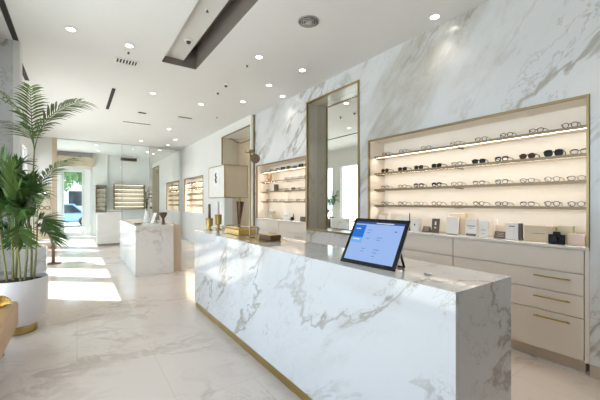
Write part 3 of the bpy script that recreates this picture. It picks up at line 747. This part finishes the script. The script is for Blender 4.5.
for x0, d0, x1, y1, d1, r in ((12,.05,14,228,.04,.013),(17,-.05,16,222,-.06,.014),(22,.04,24,215,.05,.013),(27,-.03,30,205,-.02,.012),(24,.10,22,226,.12,.012),(31,.04,33,220,.06,.011),(15,-.10,9,226,-.12,.012),(28,-.10,27,230,-.14,.011)):
    obj('cane', B().tube([pp(x0,279,d0), pp((x0+x1)/2+.5,255,(d0+d1)/2), pp(x1,y1,d1)], r, 10, r_end=r*.7), M['cane'], t, 60)
obj('cane', B().tube([pp(27,240,0), pp(31,190,.02), pp(33,146,.02)], .010, 10, r_end=.007), M['cane'], t, 60)
FRN = [ # base, control, tip, leaflet length, material, leaflet pairs, leaflet width, spread
 (pp(33,150,.02), pp(33,108,-.05), pp(-4,84,-.15), .40, 'leafl', 20, .026, .85),
 (pp(33,150,.02), pp(37,108,.05), pp(75,98,.10), .32, 'leafl', 20, .024, .85),
 (pp(33,150,.02), pp(30,112,.0), pp(22,82,.12), .26, 'leafl', 16, .024, .8),
 (pp(33,148,.02), pp(22,124,.1), pp(-8,116,.30), .34, 'leafl', 18, .026, .85),
 (pp(31,206,.02), pp(42,164,0), pp(79,158,-.02), .21, 'leafl', 22, .020, .8)]
for k in range(36):
    a_ = -1 + 2*((k*7) % 36)/35            # fan from the left to the right of the clump
    bx, dd = 20 + 8*a_, random.uniform(-.14, .14)
    ht = 232 - random.uniform(0, 10)
    tipx = 19 + 25*a_ + random.uniform(-5, 5); tipy = 158 + 34*abs(a_)**1.5 + random.choice((0, 14, 34, 52)) + random.uniform(-6, 6)
    d1 = random.uniform(-.38, .30)
    FRN.append((pp(bx, ht, dd), pp(20 + 16*a_, tipy - 4, dd + d1*.4), pp(tipx, tipy + random.uniform(4, 14), d1), random.uniform(.17, .23), random.choice(('leaf','leaf','leafl')), 17, .021, .55))
for b_, c_, e_, L, m_, n_, w_, sp_ in FRN: frond(t, b_, c_, e_, n_, L*1.06, w_, .38 if sp_ > .6 else .15, m_, spread=sp_, lift=.12 if sp_ > .6 else .34)
# slender palm by the street windows
LIM[0] = (-1.02, None)
t = thing('potted_palm', 'slender palm in a small white pot against the street windows', 'plant', (-.82, 9.80, 0))
pot(t, .17, .42, .05)
for k in range(3): obj('cane', B().tube([(.03*math.cos(k*2.1), .03*math.sin(k*2.1), .38), (.05*math.cos(k*2.1), .05*math.sin(k*2.1), 1.15)], .012, 8, r_end=.008), M['cane'], t, 60)
for k in range(9):
    a = k*2*PI/9; r = .20 + .06*(k % 3)
    frond(t, (.04*math.cos(a), .04*math.sin(a), 1.1), (.12*math.cos(a), .12*math.sin(a), 1.65+.1*(k%2)), (r*math.cos(a), (r+.15)*math.sin(a), 1.5+.2*(k%3)), 14, .2, .02, .4, 'leaf')

# ------------------------------------------------------------------ tan bench and ornament
t = thing('bench', 'tan leather upholstered bench in front of the large white plant pot', 'bench', (-.474, 4.204, 0))
obj('seat', B().box(-.50, 0, -1.30, 0, .235, .480, .028), M['leather'], t, 50)
obj('seat_welt', B().tube([(-.003,-1.27,.452),(-.003,-.03,.452)], .004, 6), M['leather'], t, 60)
obj('base_frame', B().box(-.46, -.06, -1.24, -.06, .20, .235), M['brassd'], t)
for x in (-.44, -.10):
    for y in (-1.2, -.12): obj('leg', B().tube([(x,y,.20),(x,y,.003)], .016, 12, r_end=.011), M['brassd'], t, 40)
t = thing('shell_ornament', 'gold ribbed shell ornament resting on the tan bench', 'ornament', (-.585, 4.02, .481))
b = B()
for k in range(15):
    a = -.2 + (PI+.4)*k/14
    b.tube([(0,0,.012), (.03*math.cos(a)*1.2, -.02, .02+.05*abs(math.sin(a))), (.085*math.cos(a), -.03, .022+.085*max(.05,math.sin(a)))], .006, 7, r_end=.011)
obj('ribs', b, M['gold'], t, 60); obj('foot', B().lathe([(.04,0),(.045,.012),(.02,.022)], seg=24), M['gold'], t, 40)

# round side table
t = thing('side_table', 'round white side table on a bronze pedestal by the street windows', 'table', (-.46, 9.55, 0))
obj('table_top', B().lathe([(0,.53),(.32,.53),(.335,.538),(.335,.55),(.325,.556),(0,.556)], seg=48), M['ledge'], t, 40)
obj('pedestal', B().lathe([(.16,.003),(.16,.012),(.035,.03),(.03,.5),(.08,.53)], seg=32), M['bronze'], t, 40)
# low tan cabinet and poster on the end wall
t = thing('low_cabinet', 'low tan cabinet against the white end wall under the spectacle poster', 'cabinet', (XL+.01, YE-.35, 0))
obj('body', B().box(0, .42, .02, .345, .05, .72), M['tan'], t); obj('plinth', B().box(.02,.40,.04,.34,.003,.05), M['kick'], t)
for x in (0.004, .212): dd = obj('door', B().box(x, x+.204, 0, .019, .06, .715, .002), M['tan'], t); obj('handle', B().box(x+.09, x+.11, -.02, 0, .55, .57), M['brass'], dd)
t = thing('wall_poster', 'pale wall poster with two line drawn pairs of spectacles by the door', 'poster', (-1.02, YE-.001, .86))
obj('frame', B().box(0, .34, -.02, -.001, 0, 1.10), M['tan'], t)
pr = obj('print', B().box(.02, .32, -.024, -.0205, .02, 1.08), M['beige'], t)
for zc in (.40, .78):
    q = B()
    for s in (-1, 1): q.tube([(.17+s*.07+v[1], -.026, zc+v[2]) for v in rim_pts(0, 0, .11, .10, 2.6, 18)], .012, 5, closed=True)
    q.tube([(.155,-.026,zc+.02),(.185,-.026,zc+.02)], .007, 5); obj('drawn_spectacles', q, M['ink'], pr, 60)
t = thing('wall_vent', 'dark bronze air grille high on the wall behind the glass partition', 'air vent', (1.62, YV-.001, 3.32))
f = B(); f.box(0,.66,-.05,-.002,0,.02); f.box(0,.66,-.05,-.002,.12,.14); f.box(0,.02,-.05,-.002,.02,.12); f.box(.64,.66,-.05,-.002,.02,.12); obj('frame', f, M['brassd'], t)
obj('throat', B().box(.02,.64,-.01,-.002,.02,.12), M['blackm'], t)
for k in range(3): obj('slat', B().box(.021,.639,-.04,-.012,.035+k*.03,.047+k*.03), M['bronze'], t)
# sagging cord in the alcove
tag(obj('cord', B().tube([(3.60,8.76,3.26),(3.60,8.55,3.22),(3.60,8.30,3.10),(3.60,7.95,3.02),(3.60,7.55,3.02),(3.60,7.2,3.08),(3.60,7.022,3.14)], .012, 6), M['dgrey'], None, 60), 'thin dark cord sagging across the tall beige alcove', 'cord')

# ------------------------------------------------------------------ ceiling fittings
SPOT_W = 22.0
def spot(x, y, z=H, w=None, r=.05):
    ld = bpy.data.lights.new('lamp', 'SPOT'); ld.energy = w or SPOT_W; ld.color = (1.0,.90,.79); ld.spot_size = math.radians(100); ld.spot_blend = .6; ld.shadow_soft_size = r
    return ld
DL = [(-.06,4.75,'above the potted palm'),(.57,4.81,'next to the square air vent'),(2.146,4.13,'above the middle of the long counter'),(2.92,4.15,'in front of the tall mirror'),
      (1.19,6.65,'above the near end of the marble island'),(2.164,6.815,'above the console with the box shade'),(2.806,5.02,'between tall mirror and long counter'),(2.824,6.15,'before the farther lit niche'),
      (3.315,5.39,'close to the marble wall past the tall mirror'),(2.155,9.67,'beyond the marble island'),(2.73,12.40,'nearest the far mirror corner'),(1.794,12.11,'just before the glass partition'),(2.70,11.2,'before the niche in the white wall'),
      (3.30,2.11,'against the marble wall above the nearer niche')]
proto = None
def downlight(x, y, label):
    global proto
    if proto is None:
        r_ = proto = bpy.data.objects.new('downlight', None); COL.objects.link(r_)
        obj('trim_ring', B().lathe([(.044,0),(.062,-.003),(.066,-.008),(.060,-.010),(.046,-.006)], seg=32, closed=False), M['fix'], r_, 40)
        obj('diffuser', B().lathe([(0,-.003),(.045,-.003),(.045,-.005),(0,-.005)], seg=28), M['lamp'], r_, 40)
        lo = bpy.data.objects.new('lamp', spot(0,0)); COL.objects.link(lo); lo.parent = r_; lo.location = (0,0,-.03); KIDS[r_.name].append(lo)
    else: r_ = dup(proto)
    r_.location = (x, y, H-.0005)
    if x > 3.2:
        lo = [k for k in KIDS[r_.name] if k.type == 'LIGHT'][0]; lo.data = spot(0, 0, w=7.0)
    tag(r_, 'small round white downlight in the ceiling ' + label, 'ceiling light', 'round ceiling downlights')
for x, y, lab in DL: downlight(x, y, lab)
for x, y, lab in ((.58,13.9,'just behind the glass partition'),(.69,15.3,'before the street door'),(2.4,14.6,'behind the glass partition, added to light the vestibule')): downlight(x, y, lab)  # last lamp is added to lift the vestibule light
for x, y, lab in ((2.7,.6,'added unseen above the aisle near the camera'),(.3,1.2,'in front of the long counter'),(1.5,-.9,'added unseen behind the near counter end'),(2.7,-.9,'added unseen behind the camera over the ledge aisle')): downlight(x, y, lab)  # aisle and last two lamps are unseen, added to brighten cabinets and counter end

t = thing('ceiling_diffuser', 'round ringed air diffuser in the ceiling above the counter', 'air vent', (2.19, 2.99, H-.0005))
for k, (r0, r1, z_) in enumerate(((.104,.122,-.010),(.080,.093,-.016),(.055,.068,-.018),(0,.043,-.020))):
    obj('ring', B().lathe([(r0,0 if k == 0 else -.006),(r1,0 if k == 0 else -.006),(r1*.99,z_),(r0,z_)] if r0 else [(0,-.006),(r1,-.006),(r1*.98,z_),(0,z_)], seg=40, closed=False), M['grey'] if k == 0 else M['silver'], t, 40)
obj('throat', B().lathe([(0,-.001),(.104,-.001),(.104,-.004),(0,-.004)], seg=36), M['blackm'], t, 40)
t = thing('ceiling_vent', 'square slatted air vent in the ceiling left of the long recess', 'air vent', (.455, 5.28, H-.0005))
f = B(); f.box(0,.30,0,.02,-.012,0); f.box(0,.30,.18,.20,-.012,0); f.box(0,.02,.02,.18,-.012,0); f.box(.28,.30,.02,.18,-.012,0); obj('frame', f, M['fix'], t)
obj('throat', B().box(.02,.28,.02,.18,-.003,0), M['blackm'], t)
for k in range(6): obj('slat', B().box(.045+k*.04, .06+k*.04, .021, .179, -.012, -.0035), M['fix'], t)
def slot(x0, x1, y0, y1, label):
    t = thing('slot_vent', label, 'slot diffuser', (x0, y0, H-.0005)); L, D = x1-x0, y1-y0
    obj('channel', B().box(.004, L-.004, .004, D-.004, -.004, 0), M['blackm'], t)
    f = B(); f.box(0, L, 0, .004, -.008, 0); f.box(0, L, D-.004, D, -.008, 0); f.box(0, .004, .004, D-.004, -.008, 0); f.box(L-.004, L, .004, D-.004, -.008, 0); obj('rim', f, M['dgrey'], t)
slot(-.675, -.615, 3.6, 5.47, 'long black ceiling slot ending at the marble return wall')
slot(-.73, -.67, 6.30, 7.16, 'short black ceiling slot beyond the return wall by the windows')
slot(.525, .585, 6.78, 8.36, 'black ceiling slot left of the marble island')
slot(.97, 1.63, 9.40, 9.44, 'thin ceiling slot crossing the room beyond the marble island')
slot(2.03, 2.35, 8.10, 8.15, 'short thin ceiling slot past the console')
slot(1.17, 1.33, 8.22, 8.30, 'tiny dark ceiling slot over the marble island')
def detector(x, y, z, label, r=.055):
    t = thing('smoke_detector', label, 'detector', (x, y, z-.0005))
    obj('base', B().lathe([(0,0),(r,0),(r,-.012),(r*.8,-.02),(0,-.02)], seg=32), M['fix'], t, 40); obj('sensor', B().lathe([(0,-.0205),(r*.5,-.0205),(r*.4,-.045),(0,-.046)], seg=24), M['dgrey'], t, 40)
detector(1.235, 4.42, H+.10, 'white smoke detector inside the long ceiling recess', .06)
detector(2.168, 5.43, H, 'white smoke detector on the ceiling, nearer of two between the downlights')
detector(2.19, 5.89, H, 'white smoke detector on the ceiling, farther of two between the downlights', .045)
def sprinkler(x, y, z, label):
    t = thing('sprinkler', label, 'sprinkler', (x, y, z-.0005)); obj('mount_collar', B().lathe([(0,0),(.028,0),(.026,-.006),(0,-.006)], seg=24), M['fix'], t, 40); obj('nozzle', B().lathe([(0,-.0065),(.012,-.0065),(.010,-.022),(.016,-.024),(.016,-.028),(0,-.028)], seg=16), M['dgrey'], t, 40)
sprinkler(1.215, 3.6, H+.10, 'small sprinkler inside the long ceiling recess')
sprinkler(2.122, 4.477, H, 'small sprinkler in the ceiling above the counter middle')
sprinkler(2.816, 7.634, H, 'small dark sprinkler in the ceiling near the beige alcove')
sprinkler(.585, 5.02, H, 'small dark sprinkler between a downlight and the square vent')

# ------------------------------------------------------------------ outside
struct('pavement', B().box(-40, 40, YV+.26, 45, -.14, -.04), M['pave'])
struct('pavement', B().box(-40, XL-.21, -20, YV+.259, -.14, -.04), M['pave'])
struct('pavement', B().box(XL-.209, 40, -20, YB-.21, -.14, -.04), M['pave'])
t = thing('sun_blocker', 'unseen slab added to keep sun off the street window beside the tan bench', 'sun_blocker', (XL-.151, .0, 3.0))
obj('blocker_slab', B().box(-2.0, 0, 0, 6.38, 0, .06), M['facade'], t)  # added out of view to stop direct sun at the first street window
t = thing('parked_car', 'blue parked car seen through the glass street door', 'car', (-.9, 24.5, -.04))
b = B(); b.box(-2.1, 2.1, -.85, .85, .28, .80, .12); b.prism([(-1.5,-.72,.78),(1.35,-.72,.78),(.75,-.66,1.38),(-1.0,-.66,1.38)], (0,1.4,0)); obj('body', b, M['carp'], t, 50)
b = B(); b.prism([(-1.32,-.74,.84),(-.1,-.74,.84),(-.1,-.685,1.31),(-.93,-.685,1.31)], (0,.03,0)); b.prism([(0,-.74,.84),(1.18,-.74,.84),(.68,-.685,1.31),(0,-.685,1.31)], (0,.03,0)); obj('side_window', b, M['carg'], t)
for x in (-1.3, 1.3):
    for y in (-.80, .80): wv = obj('wheel', B().tube([(x,y-.1,.31),(x,y+.1,.31)], .31, 24), M['tyre'], t, 40); obj('hub_cap', B().tube([(x,y-.108,.31),(x,y-.1005,.31)], .18, 20), M['silver'], wv, 40)
random.seed(5)
for i, (x, y, h_, lab) in enumerate(((-1.6,30,5.2,'leafy street tree behind the car, nearer the shop'),(.8,32.5,6.0,'taller leafy street tree behind the car'))):
    t = thing('street_tree', lab, 'tree', (x, y, -.04))
    obj('trunk', B().tube([(0,0,0),(.05,0,1.4),(0,.05,2.6)], .14, 10, r_end=.08), M['bark'], t, 60)
    b = B()
    for k in range(900):
        d = V(random.gauss(0,1), random.gauss(0,1), random.gauss(0,1)).normalized()*random.uniform(.5,1)**.5
        c_ = V(d.x*1.6, d.y*1.6, h_-1.5 + d.z*1.7); u_ = V(random.gauss(0,1), random.gauss(0,1), random.gauss(0,1)).normalized()*.17; v_ = u_.orthogonal().normalized()*.09
        b.face([c_-u_, c_+v_, c_+u_, c_-v_])
    obj('foliage', b, M['bush'], t)
t = thing('street_building', 'pale building across the street behind the trees', 'building', (-6, 40, -.04))
obj('wall', B().box(0, 14, 0, 4, 0, 7), M['facade'], t)
for k in range(6):
    for z_ in (1.0, 4.0): wv = obj('window', B().box(.8+k*2.2, 2.2+k*2.2, -.03, -.0005, z_, z_+1.7), M['wing'], t); obj('pane', B().box(.9+k*2.2, 2.1+k*2.2, -.04, -.0305, z_+.1, z_+1.6), M['carg'], wv)

# ------------------------------------------------------------------ light
wd = bpy.data.worlds.new('sky'); SC.world = wd; wd.use_nodes = True
bg = wd.node_tree.nodes['Background']; bg.inputs['Color'].default_value = (.72,.83,1.0,1); bg.inputs['Strength'].default_value = 3.9
sl = bpy.data.lights.new('sun', 'SUN'); sl.energy = 17; sl.color = (1.0,.95,.86); sl.angle = math.radians(.6)
so = bpy.data.objects.new('sun', sl); COL.objects.link(so)
az = math.radians(50); el = math.radians(51)
dirv = V(math.sin(az)*math.cos(el), -math.cos(az)*math.cos(el), -math.sin(el))
so.rotation_euler = dirv.to_track_quat('-Z', 'Y').to_euler()

# ------------------------------------------------------------------ camera
cd = bpy.data.cameras.new('camera'); cd.sensor_width = 36; cd.lens = 36*322/600; cd.shift_y = 2/600; cd.clip_start = .05; cd.clip_end = 200
co = bpy.data.objects.new('camera', cd); COL.objects.link(co); co.location = (0, 0, 1.45); co.rotation_euler = (PI/2, 0, -th); SC.camera = co

SC.view_settings.view_transform = 'Standard'; SC.view_settings.look = 'None'; SC.view_settings.gamma = 1; SC.view_settings.use_curve_mapping = False
SC.view_settings.exposure = 0.0
cy = SC.cycles
cy.use_denoising = True; cy.max_bounces = 12; cy.diffuse_bounces = 5; cy.glossy_bounces = 5; cy.transparent_max_bounces = 24; cy.sample_clamp_indirect = 6; cy.caustics_reflective = False; cy.caustics_refractive = False
